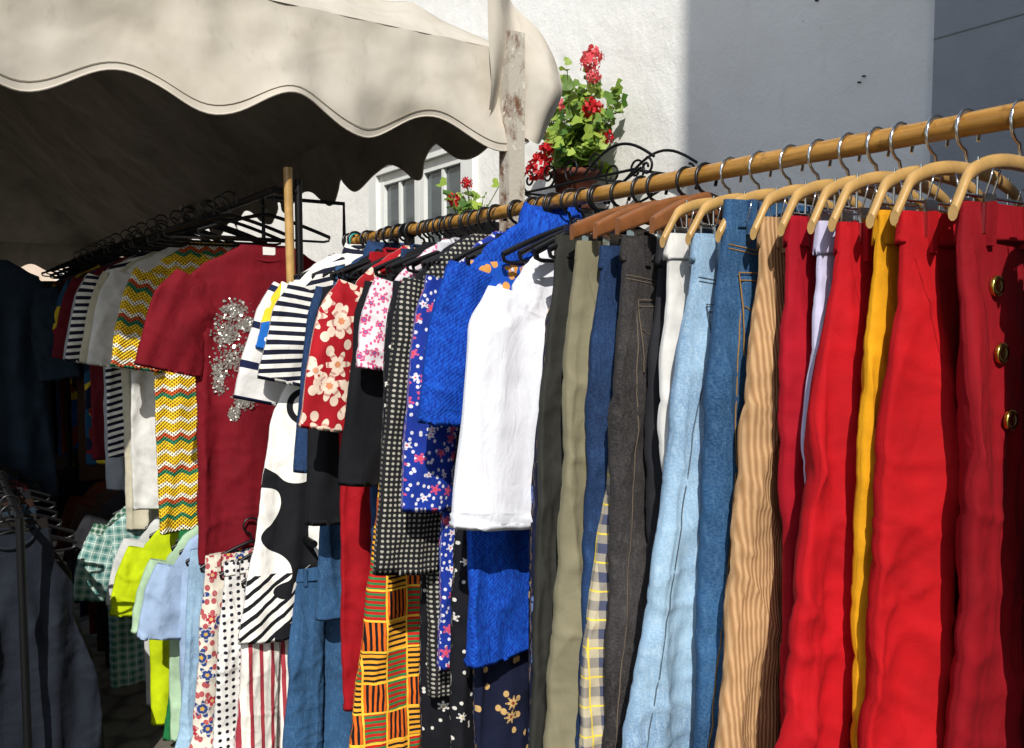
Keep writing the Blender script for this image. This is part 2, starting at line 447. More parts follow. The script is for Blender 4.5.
# ---------------- fabrics
F_navy=plain('#151d38'); F_black=plain('#111216'); F_char=plain('#26262a'); F_white=plain('#e2e3ea',tr=.06,var=.05)
F_strp=mk('striped_cloth',p_str('#e0ddd6','#15182a',.026,.5,1,.25))
F_abs=mk('white_abstract_print',p_abs,var=.06)
F_redfl=mk('red_floral_print',p_flor('#a01520','#e6d2be','#d98a5a',.085,.042,6))
F_kente=mk('orange_geometric_print',p_kente)
F_dotg=mk('grey_dotted_print',p_dots('#1c1c1e','#a29e92',.011,.003))
F_dots=mk('black_daisy_print',p_flor('#121319','#d8d4cb','#d0a030',.085,.013,6,.9))
F_blue=mk('cobalt_textured_cloth',lambda nt,u,v:mix(nt,rng(nz(nt,u*3,v,70,2,.8),.35,.65),'#08308e','#1450b8'),bfn=lambda nt,u,v:((u*700).sin()*(v*700).sin())*.3)
F_yoke=mk('paisley_print',p_flor('#1450b8','#e8a23a','#f0e8d8',.06,.03,5,.8,'#f0ece2'))
F_nvfl=mk('navy_floral_print',p_flor('#12172e','#c9a46a','#8a3020',.09,.022,7,.9,'#5a6ea0'))
F_bfl=mk('blue_flower_print',p_flor('#16308a','#d8d4da','#d84040',.035,.012,5,.9,'#c85070'))
F_jl=mk('light_blue_denim',p_denim('#6c8cab','#8fb0c8','#bcd0de'),bfn=denim_b)
F_jm=mk('mid_blue_denim',p_denim('#1b3a5c','#285078','#55799a'),bfn=denim_b)
F_jd=mk('dark_navy_denim',p_denim('#14233f','#1d3358','#34527a'),bfn=denim_b)
F_jk=mk('washed_black_denim',p_denim('#211f20','#343132','#57524f'),bfn=denim_b)
F_khaki=plain('#7d775f',var=.14); F_olive=plain('#30302c')
F_cord=mk('tan_corduroy',p_cord('#cca57a','#99734c'),bfn=cord_b(),bst=.5)
F_red=mk('bright_red_twill','#ae0d17',var=.14); F_red2=mk('red_twill','#ab0c14',var=.14); F_dred=mk('crimson_wool','#860a16',var=.14)
F_crim=mk('crimson_lined','#9c0c1e',var=.12)
F_yel=plain('#d49412'); F_lil=mk('lilac_white_cloth','#c8c4de',tr=.1)
F_plaid=mk('blue_plaid',p_plaid('#b8ad92','#27365e','#e6c84a',.05))
F_tee=mk('dark_red_jersey','#6c0a18',var=.12)
F_zig=mk('crochet_zigzag',p_zig,bfn=lambda nt,u,v:((u*520).sin()*(v*520).sin())*.8,bst=.9)
F_navst=mk('navy_white_band',p_str('#141c3c','#d5d3d0',.11,.82,1))
F_rb=mk('multicolor_print',p_multi('#e8c030',['#1a60b0','#d04040','#f0ece0'],9))
# ---------------- RAIL 1
mb=MB()
pts=[(0,-.012+2.35*i/60,0) for i in range(61)]
mb.tube([(0,-.02,0)]+[(0,y,0.0009*math.sin(y*9)) for (_,y,_) in pts],[.015]+[.0150+.0006*math.sin(i*1.3) for i in range(61)],20)
mb.tube([(0,-.045,0),(0,-.040,0),(0,-.02,0),(0,-.012,0),(0,0.0,0),(0,.002,0)],[.008,.015,.019,.019,.017,.015],20)
rk=empty('clothes_rail',FR@Matrix.Translation((0,0,RZ)))
mb.obj('rail',[M_rail],parent=rk)
mb=MB()
for y in (.34,2.3):
    mb.tube([(-.0,y,-.018),(-.0,y,-RZ+.04)],.014,14)
    mb.tube([(.32,y,-RZ+.015),(.0,y,-RZ+.05),(-.32,y,-RZ+.015)],.013,12)
    mb.tube([(0,y-.02,0),(0,y+.02,0)],.021,16)
mb.obj('stand',[M_iron],parent=rk)
R=random.random
shirt('navy_striped_shirt',-.0,F_navst,w=.21,ln=.55,sl=.24,yaw=3,a0=.03,splay=.5,hang='black')
shirt('multicolor_blouse',.03,F_rb,w=.2,ln=.45,sl=.1,a0=.02,hang='teal')
shirt('white_printed_dress',.065,F_abs,w=.2,ln=1.12,sl=.1,a0=.04,flare=.10,lean=.06,nosleeve=True,yaw=-3)
shirt('striped_blouse',.11,F_strp,w=.2,ln=.34,sl=.18,yaw=-2,a0=.02,splay=.45,collar=True)
pants('blue_jeans',.175,F_jm,wt=.15,wb=.16,ln=1.0,top=-.10,a0=.0,hang='black',lean=.06)
shirt('navy_denim_jacket',.22,F_jd,w=.18,ln=.66,sl=.42,a0=.0,splay=.2,collar=True)
shirt('black_coat',.275,F_black,w=.18,ln=1.05,sl=.55,splay=.15,sn=.02)
shirt('red_dress',.34,plain('#960d18'),w=.22,ln=1.25,strap=True,a0=.01)
shirt('red_floral_blouse',.43,F_redfl,w=.21,ln=.5,sl=.28,splay=.35,a0=.0,fa=.006,slw=.1)
shirt('navy_dress',.48,F_jd,w=.2,ln=1.2,strap=True,a0=-.0)
shirt('black_cardigan',.545,F_black,w=.19,ln=.62,sl=.40,splay=.22,slw=.085,yaw=4)
pants('orange_patterned_trousers',.60,F_kente,wt=.17,wb=.19,ln=1.12,top=-.38,lean=.12,hang='black',a0=.0)
shirt('pink_floral_top',.65,mk('pink_mini_floral',p_flor('#d8d0d4','#c43a72','#3a6ea8',.03,.012,5)),w=.2,ln=.42,sl=.12,splay=.3,yaw=-4)
shirt('white_strap_top',.69,plain('#c6c5cc'),w=.22,ln=.6,strap=True)
shirt('daisy_print_dress',.735,F_dots,w=.2,ln=1.25,sl=.5,splay=.12)
shirt('grey_dotted_blouse',.80,F_dotg,w=.2,ln=1.05,sl=.55,splay=.18,a0=.01)
shirt('navy_floral_dress',.87,F_bfl,w=.2,ln=.95,sl=.4,splay=.2,flare=.03,yaw=3)
shirt('black_print_dress',.93,F_dots,w=.2,ln=1.22,strap=True,flare=.03)
shirt('navy_print_dress',.965,F_nvfl,w=.2,ln=1.15,strap=True,a0=.0)
shirt('cobalt_blue_shirt',1.02,F_blue,w=.21,ln=.9,sl=.22,splay=.3,collar=True,trim=F_blue,ctrim=F_yoke,lean=.03,top=-.04,a0=.015)
shirt('white_blouse',1.105,F_white,w=.185,ln=.3,sl=.36,splay=.22,slw=.10,a0=.0,sn=.02,fa=.009,wr=.009,top=-.085,trim=F_white)
shirt('navy_patterned_dress',1.155,F_nvfl,w=.18,ln=1.15,strap=True,a0=.0)
pants('charcoal_trousers',1.215,F_olive,wt=.155,wb=.165,lean=.05,hang='black',top=-.10,ths=.8)
pants('khaki_trousers',1.275,F_khaki,wt=.15,wb=.17,lean=.05,hang='wood',top=-.115,fa=.011)
pants('navy_trousers',1.315,F_jd,wt=.13,wb=.14,lean=.04,hang='wood',ths=.8)
pants('plaid_trousers',1.345,F_plaid,wt=.13,wb=.16,lean=.08,top=-.42,hang=None,ths=.8,ln=.9)
pants('black_jeans',1.39,F_jk,wt=.145,wb=.155,lean=.03,hang='wood',top=-.115,jeans=True,pock=True,fa=.009,ths=.9,bst=plain('#6a5e50'))
pants('dark_brown_trousers',1.435,F_char,wt=.11,wb=.12,lean=.02,hang='wood',ths=.7)
pants('white_trousers',1.49,plain('#d2d0cb'),wt=.145,wb=.145,lean=.02,hang='clip',ths=.7,top=-.12,yaw=2)
pants('light_blue_jeans',1.55,F_jl,wt=.145,wb=.20,lean=.10,hang='clip',top=-.125,jeans=True,pock=True,fa=.010,ths=.9,wr=.007,bst=plain('#54636f'))
pants('blue_denim_jeans',1.61,F_jm,wt=.14,wb=.14,lean=.05,hang='clip',top=-.08,jeans=True,pock=True,ths=.8,yaw=-2)
pants('corduroy_trousers',1.66,F_cord,wt=.13,wb=.17,lean=.06,hang='clip',ths=.8,top=-.11)
pants('crimson_trousers',1.71,F_crim,wt=.14,wb=.13,lean=.0,hang='clip',ths=.7,yaw=2,top=-.115)
pants('lilac_trousers',1.755,F_lil,wt=.13,wb=.13,lean=.0,hang='clip',ths=.6,ln=.6)
pants('red_trousers',1.79,F_red,wt=.135,wb=.18,lean=.09,hang='clip',ths=.85,fa=.012,wr=.007,top=-.13)
pants('yellow_trousers',1.84,F_yel,wt=.13,wb=.14,lean=.03,hang='clip',ths=.6,top=-.12)
pants('scarlet_trousers',1.88,F_red2,wt=.135,wb=.16,lean=.05,hang='clip',ths=.8,fa=.012,wr=.007,yaw=-2)
pants('buttoned_crimson_trousers',1.94,F_dred,wt=.135,wb=.14,lean=.0,hang='clip',ths=.8,buttons=3,fa=.010,a0=-.01,top=-.12)
pants('dark_red_trousers',2.05,F_dred,wt=.12,wb=.13,lean=-.04,hang='clip')
pants('denim_trousers',2.14,F_jd,wt=.13,wb=.14,lean=-.03,hang='clip')
for i in range(16):
    n=.10+i*.07+R()*.02; hanger('black',tr(n,RZ,R()*.02,R()*10-5),w=.16)
# ---------------- RAIL 2 rack (under canopy)
R2=1.9; A2=.22
def tubeobj(name,pts,r,mat,seg=14):
    mb=MB(); mb.tube(pts,r,seg); return mb.obj(name,[mat])
rk=empty('garment_rack')
mb=MB()
mb.tube([(A2,-.12,R2),(A2,-3.8,R2)],.012,12); mb.tube([(A2,.16,.86),(A2,-3.8,.86)],.011,12)
for y in(-.14,-3.7): mb.tube([(A2-.08,y,0),(A2-.08,y,R2+.04)],.012,12); mb.tube([(A2-.08,y,R2),(A2,y,R2)],.011); mb.tube([(A2-.35,y,.02),(A2+.3,y,.02)],.013)
mb.tube([(A2-.30,-.3,R2-.14),(A2-.30,-.3,R2+.0),(A2-.02,-.3,R2+.0),(A2-.02,-.3,R2-.14)],.007,8)
o=mb.obj('rack_frame',[M_iron],parent=rk)
tubeobj('wooden_pole',[(.165,-.10,0),(.172,-.11,1.0),(.18,-.12,1.97)],.0135,M_woodL)
e,S=shirt('red_sequin_tshirt',-.27,F_tee,w=.25,ln=1.0,sl=.2,splay=.5,slw=.1,rz=R2,a0=A2-.02,top=-.16,neck=.085,fa=.009,wr=.006,yaw=0,hang='black',th=.035)
mb=MB()
shp=[(.05,-.40,.045,.035),(.07,-.47,.055,.05),(.06,-.55,.06,.055),(.01,-.59,.03,.03),(.10,-.60,.025,.06),(.03,-.68,.035,.035),(.06,-.72,.015,.02),(.02,-.44,.025,.025)]
for i in range(1700):
    c=random.choice(shp); a=random.gauss(0,.42)*c[2]+c[0]+.07; z=random.gauss(0,.42)*c[3]+c[1]+.03
    y=S.surf(a,z)+.003; r=.0020+R()*.0026; tl=R()*.8-.4; t2=R()*.8-.4
    mb.face([(a+r*math.cos(q*1.047),y+r*(math.cos(q*1.047)*tl+math.sin(q*1.047)*t2)+.001,z+r*math.sin(q*1.047)) for q in range(6)])
mb.obj('sequins',[simple('sequin_silver','#b4b1a9',.3,.6)],parent=e,smooth=False)
lab=MB(); lab.box(-.02,.02,.02,.0225,-.19,-.165); lab.obj('label',[M_lbl],parent=e)
zz=[('crochet_yellow_top',F_zig,.25,1.0,.62,.06),('white_cotton_shirt',plain('#c9c8c4'),.27,.95,.80,.09),('cream_blouse',plain('#b9b29c'),.26,1.05,.95,.10),
('striped_tshirt',F_strp,.27,.8,1.12,.12),('grey_shirt',plain('#9a9da2'),.26,.95,1.28,.12),('maroon_shirt',plain('#5a0f1a'),.27,.85,1.45,.13),('blue_print_shirt',mk('dark_blue_print',p_multi('#1a4464',['#c0a428','#701c1c','#0c1830'],9)),.27,.9,1.62,.13),
('brown_jacket',plain('#3e2a1e'),.28,1.0,1.8,.13),('yellow_blue_top',mk('dark_yellow_print',p_multi('#b89a24',['#1a4a8a','#7a2a20','#16241a'],7)),.27,.95,2.0,.14),('dark_green_shirt',plain('#1c3426'),.27,1.0,2.2,.14),('rust_shirt',plain('#6a3216'),.27,.95,2.4,.14),('navy_shirt',F_jd,.27,1.0,2.6,.14),('plum_shirt',plain('#2c1624'),.27,1.0,2.8,.14),('brown_dress',plain('#2a1a14'),.27,1.2,3.05,.14),('black_dress',F_black,.27,1.2,3.3,.14)]
for i,(nm,mt,w,ln,d,da) in enumerate(zz):
    shirt(nm,-d,mt,w=w-.04,ln=ln,sl=.24,splay=.35,rz=R2,a0=A2+da,top=-.13,yaw=R()*8-4,fa=.013,hq=i<5)
for i in range(28): hanger('black',tr(-.35-i*.12,R2,A2+.04+R()*.05,R()*16-8),w=.2)
low=[('denim_skirt',F_jm,.12,.60,.09,-.06),('striped_white_shorts',mk('red_stripe',p_str('#e6e2d8','#a53a44',.034,.35,0)),.13,.6,.01,.05),('polka_dot_shorts',mk('polka',p_dots('#dcdad6','#1b1b28',.022,.0055)),.15,.6,-.10,.06),
('floral_shorts',mk('dkfloral',p_flor('#d8d0c0','#a52a3a','#d0a030',.06,.03,5,.9,'#28407a')),.17,.6,-.2,.07),('pale_denim_shorts',F_jl,.18,.65,-.3,.08),('light_blue_top',plain('#93a8c4'),.17,.7,-.42,.06),('pale_green_top',plain('#a0bb9c'),.18,.72,-.5,.06),
('green_skirt',plain('#1e6a3c'),.17,.72,-.58,.06),('neon_yellow_top',plain('#b8ca0c'),.19,.74,-.7,.08),('white_top',plain('#c0c1bf'),.18,.72,-.82,.08),('teal_plaid_top',mk('teal_plaid',p_plaid('#8fb0a8','#2b6a66','#dfe6e0',.03)),.21,.68,-.98,.15),('green_print_top',mk('gprint',p_plaid('#3a6a52','#cfd8d0','#153a2a',.02)),.2,.72,-1.15,.12),('dark_top',F_char,.2,.74,-1.35,.12),('brown_top',plain('#3a2a20'),.2,.74,-1.55,.12),('rust_top',plain('#5a2a18'),.2,.74,-1.8,.12),('navy_top',F_navy,.2,.74,-2.05,.12),('black_top',F_black,.2,.74,-2.3,.12),('black_top',F_black,.2,.74,-2.6,.12)]
for nm,mt,w,ln,n,da in low:
    if 'short' in nm or 'skirt' in nm:
        pants(nm,n,mt,wt=w-.03,wb=w+.02,lean=.03,ln=ln,top=-.09,a0=A2+da,rz=.86,hang='black',yaw=R()*8-4,fa=.009,ths=.8)
    else: shirt(nm,n,mt,w=w,ln=ln,sl=.14,splay=.35,rz=.86,a0=A2+.03+da,yaw=R()*8-4,fa=.014,hq=0)
# third rack, clothes in the shade
rk=empty('garment_rack'); mb=MB(); A3=.92
mb.tube([(A3,-1.5,1.8),(A3,-4.2,1.8)],.012,12); mb.tube([(A3,-.25,.95),(A3,-2.2,.95)],.011,12)
for y in(-2.2,-4.15): mb.tube([(A3,y,0),(A3,y,1.8)],.012,12); mb.tube([(A3-.3,y,.02),(A3+.3,y,.02)],.013)
mb.tube([(A3,-.25,0),(A3,-.25,.95)],.011,12)
mb.obj('rack_frame',[M_iron],parent=rk)
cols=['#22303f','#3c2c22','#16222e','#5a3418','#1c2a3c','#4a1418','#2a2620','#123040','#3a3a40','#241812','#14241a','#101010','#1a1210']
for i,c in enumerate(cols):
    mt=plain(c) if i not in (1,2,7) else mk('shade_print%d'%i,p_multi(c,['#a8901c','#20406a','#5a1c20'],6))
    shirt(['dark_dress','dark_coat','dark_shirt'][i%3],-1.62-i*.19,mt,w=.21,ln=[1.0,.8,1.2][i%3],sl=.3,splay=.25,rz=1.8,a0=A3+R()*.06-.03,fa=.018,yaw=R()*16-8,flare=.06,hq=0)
for i,(c,nm) in enumerate((('#1b2029','dark_skirt'),('#1a1614','black_vest_top'),('#24323e','dark_blue_skirt'),('#2e1d16','brown_vest_top'),('#15161a','black_vest_top'),('#3a1216','maroon_vest_top'),('#1a2430','dark_blue_skirt'),('#201a18','dark_skirt'),('#141414','black_vest_top'),('#22202a','dark_skirt'))):
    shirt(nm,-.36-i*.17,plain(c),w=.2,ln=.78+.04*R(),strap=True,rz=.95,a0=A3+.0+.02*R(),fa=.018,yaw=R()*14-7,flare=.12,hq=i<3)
# ---------------- CANOPY
def canvas(name,c1,c2,c3):
    m,nt,b=base(name)
    t=nt.nodes.new('ShaderNodeUVMap'); sp=nt.nodes.new('ShaderNodeSeparateXYZ'); nt.links.new(t.outputs[0],sp.inputs[0])
    u=X(nt,sp.outputs[0]); v=X(nt,sp.outputs[1])
    c=mix(nt,rng(nz(nt,u,v,2.2,4,.65),.35,.7),c1,c2)
    c=mix(nt,rng(nz(nt,u*2,v,9,3,.8),.6,.85,0,.3),c,c3)
    nt.links.new(c,b.inputs['Base Color']); b.inputs['Roughness'].default_value=.75; b.inputs['Specular IOR Level'].default_value=.25
    bump(nt,b,nz(nt,u,v,5,2,.5,dist=.5)+nz(nt,u,v,24,2,.5)*.12,.3,.02)
    return m
M_can=canvas('cream_canvas','#c2bbaf','#ada596','#8e8370'); M_under=canvas('shaded_canvas_underside','#857e72','#6a6358','#4f4a40'); M_seam=simple('canvas_seam','#8f8672',.8)  # underside is the same canvas with the awning's shade put into its colour
CA=-.6; LA=3.2; LN=9.0; ZE=2.42; AP=1.5
cn=empty('market_stall_canopy')
mb=MB()
def hgt(x,y):
    t=min(x/1.6,(LA-x)/1.6,y/1.7,(LN-y)/1.7,1); t=max(0,t)
    return ZE+AP*(t-.10*math.sin(math.pi*t))
P=[];UV=[];K=70;K2=180
for i in range(K+1):
    r=[];q=[]
    for j in range(K2+1):
        x=LA*i/K;y=LN*j/K2; e_=min(1,3*min(x,LA-x,y,LN-y))
        z=hgt(x,y)+e_*(.03*nn3(x*2,y*2,3)+.045*rdg(nn3(x*2.4,y*1.3,5),3)+.012*nn3(x*7,y*7,2))
        r.append((CA+x,-y,z)); q.append((x,y))
    P.append(r);UV.append(q)
mb.grid(P,UV)
mb.grid([[(CA+.006+(p[0]-CA)*(1-.012/LA),-.006+p[1]*(1-.012/LN),p[2]-.012) for p in r] for r in P],UV,False,2)  # added underside layer, coloured darker to stand for shade below the roof
def val(p0,d,L,per,ph,out,depth=.30,amp=.045):
    P=[];UV=[];n=int(L/.02); lows=[]
    for i in range(n+1):
        s_=L*i/n; bot=depth+amp*math.cos(2*math.pi*(s_-ph)/per) + .012*nn3(s_*2,p0[0]+9,1)
        r=[];q=[]
        for k in range(15):
            t=k/14; dn=out*(.03*t+.035*t*math.sin(s_*7+1.2)*t+.03*t*nn3(s_*2.4,t*1.6,p0[0]+4)+.016*nn3(s_*9,t*3,7))
            z=ZE-bot*t
            pt=(p0[0]+d[0]*s_+(0 if d[0] else dn),p0[1]+d[1]*s_+(dn if d[0] else 0),z)
            r.append(pt);q.append((s_,-bot*t+2))
            if k==13: lows.append((pt[0]+(0 if d[0] else .002*out),pt[1]+(.0025*out if d[0] else 0),pt[2]))
        P.append(r);UV.append(q)
    mb.grid(P,UV)
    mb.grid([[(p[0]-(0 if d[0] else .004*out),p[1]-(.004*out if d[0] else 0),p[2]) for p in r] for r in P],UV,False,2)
    mb.tube(lows,.0012,5,1,False); mb.tube([p_[14] for p_ in P],.003,6,0,False)
val((CA,0),(1,0),LA,.46,.12,1,depth=.31)
val((CA,0),(0,-1),LN,.5,.35,-1,depth=.26,amp=.05)
val((CA,-LN),(1,0),LA,.42,.1,-1,depth=.3)
val((CA+LA,0),(0,-1),LN,.42,.1,1)
P=[];UV=[]
for i in range(25):
    s_=i/24;r=[];q=[]
    for k in range(25):
        t=k/24
        a=CA+.16-.235*s_-.035*math.sin(t*3.0)*s_ ; n=.035+.08*s_*math.sin(t*2.4+.3)+.03*math.sin(s_*9+t*2)+.025*nn3(s_*3,t*3,1)
        zt=ZE+.34*(1-s_)**1.2+.02; zb=ZE-.27+.05*math.sin(s_*5+1)
        r.append((a,n,zt+(zb-zt)*t));q.append((s_*.5,t*.4))
    P.append(r);UV.append(q)
mb.grid(P,UV)
o=mb.obj('canvas_roof',[M_can,M_seam,M_under],parent=None); o.parent=cn; o.matrix_world=FR
def postmat():
    m,nt,b=base('weathered_post'); x,y,z=objxyz(nt)
    c=mix(nt,rng(nz(nt,x,y,14,4,.75,z=z*.6),.48,.62),'#b4ada0','#6b4a34'); c=mix(nt,rng(nz(nt,x,y,30,3,.7,z=z),.6,.65),c,'#cfcac0')
    nt.links.new(c,b.inputs['Base Color']); b.inputs['Roughness'].default_value=.9; bump(nt,b,nz(nt,x,y,60,4,.8,z=z),.6,.004); return m
M_post=postmat()
mb=MB()
for (a,n) in ((CA+.06,.05),(CA+.05,-4.5),(CA+.05,-LN+.05),(CA+LA-.05,-.05),(CA+LA-.05,-4.5),(CA+LA-.05,-LN+.05)): mb.box(a-.032,a+.032,n-.03,n+.03,0,ZE-.03 if n<.04 else ZE+.04)
mb.obj('posts',[M_post],parent=cn,smooth=False)
mb=MB();P=[];UV=[]
for i in range(161):
    a=CA+.35+2.8*i/160; P.append([(a,-4.4+.03*math.sin(a*22)+.02*nn3(a*5,k*.2,2),1.78-1.75*k/20) for k in range(21)]);UV.append([(a,k*.1) for k in range(21)])
mb.grid(P,UV); mb.obj('stall_back_curtain',[plain('#1a1614')])
# ---------------- BUILDING
def plaster(name,c1,c2,bst=.5):
    m,nt,b=base(name); x,y,z=objxyz(nt)
    c=mix(nt,rng(nz(nt,x,y,1.4,4,.65,z=z),.35,.7),c1,c2)
    c=mix(nt,rng(nz(nt,x,y*3,2,3,.7,z=z*.5),.6,.85,0,.22),c,'#b0aca0')
    c=mix(nt,rng(nz(nt,x,y,40,2,.7,z=z),.69,.75,0,.3),c,'#8a867c')
    nt.links.new(c,b.inputs['Base Color']); b.inputs['Roughness'].default_value=.95
    h=nz(nt,x,y,4,2,.6,z=z)*1.8+nz(nt,x,y,38,4,.75,z=z)*.5
    bump(nt,b,h,bst,.015); return m
M_pl=plaster('white_plaster','#f0efea','#e6e4dd'); M_gr=plaster('grey_render','#a3a6aa','#8d9195',.35)
M_wf=simple('white_window_frame','#e2e4e0',.5,0,9,.08)
def glassm():
    m,nt,b=base('window_glass'); setc(nt,b.inputs['Base Color'],'#4a565a'); b.inputs['Roughness'].default_value=.06; b.inputs['Specular IOR Level'].default_value=.9; return m
M_gl=glassm()
WA=-1.5
bl=empty('white_building')
mb=MB(); w0,w1,z0,z1=-3.12,-1.72,1.35,2.62
mb.box(WA-4,WA,-12,w0,0,6); mb.box(WA-4,WA,w1,1.0,0,6); mb.box(WA-4,WA,w0,w1,0,z0); mb.box(WA-4,WA,w0,w1,z1,6)
mb.obj('walls',[M_pl],parent=bl,smooth=False)
mb=MB()
mb.box(WA-.06,WA+.03,w0+.002,w0+.12,z0+.002,z1-.002);mb.box(WA-.06,WA+.03,w1-.12,w1-.002,z0+.002,z1-.002)
mb.box(WA-.06,WA+.03,w0+.121,w1-.121,z1-.12,z1-.002);mb.box(WA-.06,WA+.03,w0+.121,w1-.121,z0+.002,z0+.10)
mb.box(WA+.001,WA+.09,w0-.08,w1+.08,z1+.002,z1+.07); mb.box(WA+.001,WA+.12,w0-.08,w1+.08,z0-.07,z0-.002)
md=(w0+w1)/2
for (q0,q1) in ((w0+.122,md-.003),(md+.003,w1-.122)):
    mb.box(WA-.05,WA+.0,q0,q0+.06,z0+.102,z1-.122);mb.box(WA-.05,WA+.0,q1-.06,q1,z0+.102,z1-.122)
    mb.box(WA-.05,WA-.002,q0+.061,q1-.061,z1-.19,z1-.123);mb.box(WA-.05,WA-.002,q0+.061,q1-.061,z0+.103,z0+.17)
    mb.box(WA-.045,WA-.006,q0+.062,q1-.062,1.93,1.96); mb.box(WA-.044,WA-.008,(q0+q1)/2-.014,(q0+q1)/2+.014,z0+.171,1.929);mb.box(WA-.044,WA-.008,(q0+q1)/2-.014,(q0+q1)/2+.014,1.961,z1-.191)
mb.obj('window_frame',[M_wf],parent=bl,smooth=False)
mb=MB(); mb.box(WA-.035,WA-.028,w0+.13,w1-.13,z0+.11,z1-.13); mb.obj('window_glass',[M_gl],parent=bl,smooth=False)
mb=MB()
for i in range(4):
    n=.25+R()*.6; z=2.2+R()*.5; mb.tube([(WA,n,z),(WA+.015,n,z-.003)],.003,8)
mb.obj('wall_nails',[M_iron],parent=bl)
gb=empty('grey_building')
mb=MB(); mb.box(WA-4,WA+.06,1.002,7,0,7); mb.obj('walls',[M_gr],parent=gb,smooth=False)
mb=MB()
for zz_ in (2.35,2.9,3.5): mb.box(WA+.061,WA+.063,1.003,6.9,zz_,zz_+.004)
mb.obj('render_joints',[simple('joint','#84888b',.9)],parent=gb,smooth=False)
nbm=Matrix.Translation((.60,-1.6,0))@Matrix.Rotation(math.radians(6),4,'Z')
nb=empty('apartment_building',nbm)
mb=MB(); mb.box(0,8,-8,0,0,9); mb.box(0.01,8.12,-8.12,.12,9.002,9.25); mb.obj('walls',[plaster('ochre_plaster','#d8cdb8','#cbbfa6')],parent=nb,smooth=False)
mb=MB();m2=MB()
for fl in range(3):
    for k in range(4):
        z=.9+fl*2.9; y=-7.4+k*1.9
        if k<3: mb.box(-.03,.001,y,y+1,z,z+1.4); m2.box(-.034,-.031,y+.08,y+.92,z+.08,z+1.32)
        x=.8+k*1.9; mb.box(x,x+1,-.001,.03,z,z+1.4); m2.box(x+.08,x+.92,.031,.034,z+.08,z+1.32)
mb.obj('window_frames',[M_wf],parent=nb,smooth=False); m2.obj('window_panes',[M_gl],parent=nb,smooth=False)
fb=empty('far_house',FR); mb=MB(); mb.box(-3,9,-20,-17,0,7); mb.box(-3.2,9.2,-20.2,-16.8,7.002,7.3)
mb.obj('walls',[plaster('pink_plaster','#d9c6b4','#cdb49e')],parent=fb,smooth=False)
mb=MB();m2=MB()
for k in range(6):
    for z in (1,4): mb.box(-2+k*1.8,-1+k*1.8,-17.0,-16.96,z,z+1.5); m2.box(-1.92+k*1.8,-1.08+k*1.8,-16.959,-16.955,z+.08,z+1.42)
mb.obj('window_frames',[M_wf],parent=fb,smooth=False); m2.obj('window_panes',[M_gl],parent=fb,smooth=False)
# ---------------- plants
def leafm(name,c1,c2):
    m,nt,b=base(name); g=nt.nodes.new('ShaderNodeNewGeometry'); r=X(nt,g.outputs['Random Per Island'])
    c=mix(nt,r,c1,c2); nt.links.new(c,b.inputs['Base Color']); b.inputs['Roughness'].default_value=.5
    tl=nt.nodes.new('ShaderNodeBsdfTranslucent'); nt.links.new(c,tl.inputs[0]); mx=nt.nodes.new('ShaderNodeMixShader'); mx.inputs[0].default_value=.3
    nt.links.new(b.outputs[0],mx.inputs[1]); nt.links.new(tl.outputs[0],mx.inputs[2]); nt.links.new(mx.outputs[0],nt.nodes['Material Output'].inputs[0]); return m
M_leaf=leafm('geranium_leaf','#33601a','#a4bc4c'); M_pet=leafm('red_petal','#b80f18','#d8282e'); M_pp=leafm('pink_petal','#d8404c','#ea7070'); M_stem=simple('stem','#5a6a2a',.7)
def rv(): 
    return Vector((random.gauss(0,1),random.gauss(0,1),random.gauss(0,1))).normalized()
def leaf(mb,c,r,mat,nrm=None,seg=9):
    n=nrm or rv(); x=n.cross(Vector((.3,.2,.9))).normalized(); y=n.cross(x)
    P=[]
    for q in range(seg):
        t=2*math.pi*q/seg; rr=r*(1+.18*math.sin(t*3+.5))*(.35 if q==0 else 1)
        p=Vector(c)+(x*math.cos(t)+y*math.sin(t))*rr+n*(.25*r*(1 if q%2 else -.3)); P.append(tuple(p))
    b=len(mb.v); mb.v.append(tuple(c)); mb.v.extend(P)
    for q in range(seg):
        mb.f.append((b,b+1+q,b+1+(q+1)%seg)); mb.uv.append(((0,0),(0,1),(1,1))); mb.m.append(mat)
def plant(name,c,size,nl,blooms):
    e=empty(name); mb=MB(); c=Vector(c)
    tips=[]
    for i in range(38):
        d=Vector((random.gauss(0,.5)*size[0],random.gauss(0,.55)*size[1],size[2]*(.1+R()*.95)))
        p=[c+d*t+Vector((0,0,-.05*math.sin(t*3)))+rv()*.008 for t in (0,.33,.66,1)]; mb.tube(p,[.005,.004,.003,.002],5,3); tips.append(d)
    for i in range(nl):
        d=random.choice(tips); t=.15+.9*R()**.8; p=c+d*t+rv()*.05*R()**.5; n=(rv()+Vector((.8,.5,.9))).normalized(); leaf(mb,p,.016+R()*.02,0,n)
    for (a,n,z,r,k) in blooms:
        for i in range(75):
            v=rv(); p=c+Vector((a,n,z))+v*r*(.6+.5*R()); leaf(mb,p,r*.28,k,(v+rv()*.7).normalized(),6)
        mb.tube([c+Vector((0,0,.02)),c+Vector((a*.6,n*.6,z*.5)),c+Vector((a,n,z))],.0025,5,3)
    mb.obj('foliage',[M_leaf,M_pet,M_pp,M_stem],parent=e)
    return e
pc=(WA+.2,-.56,2.14)
plant('geranium_plant',pc,(.17,.26,.45),820,[(.08,-.10,.12,.05,1),(.02,.13,.27,.045,1),(-.02,.08,.50,.05,2),(.1,-.14,.05,.055,1),(.05,-.09,.2,.035,1),(.0,.2,.14,.035,1),(.03,-.06,.32,.03,2),(.05,.02,.1,.04,1),(.03,.16,.40,.03,2)])
mb=MB()
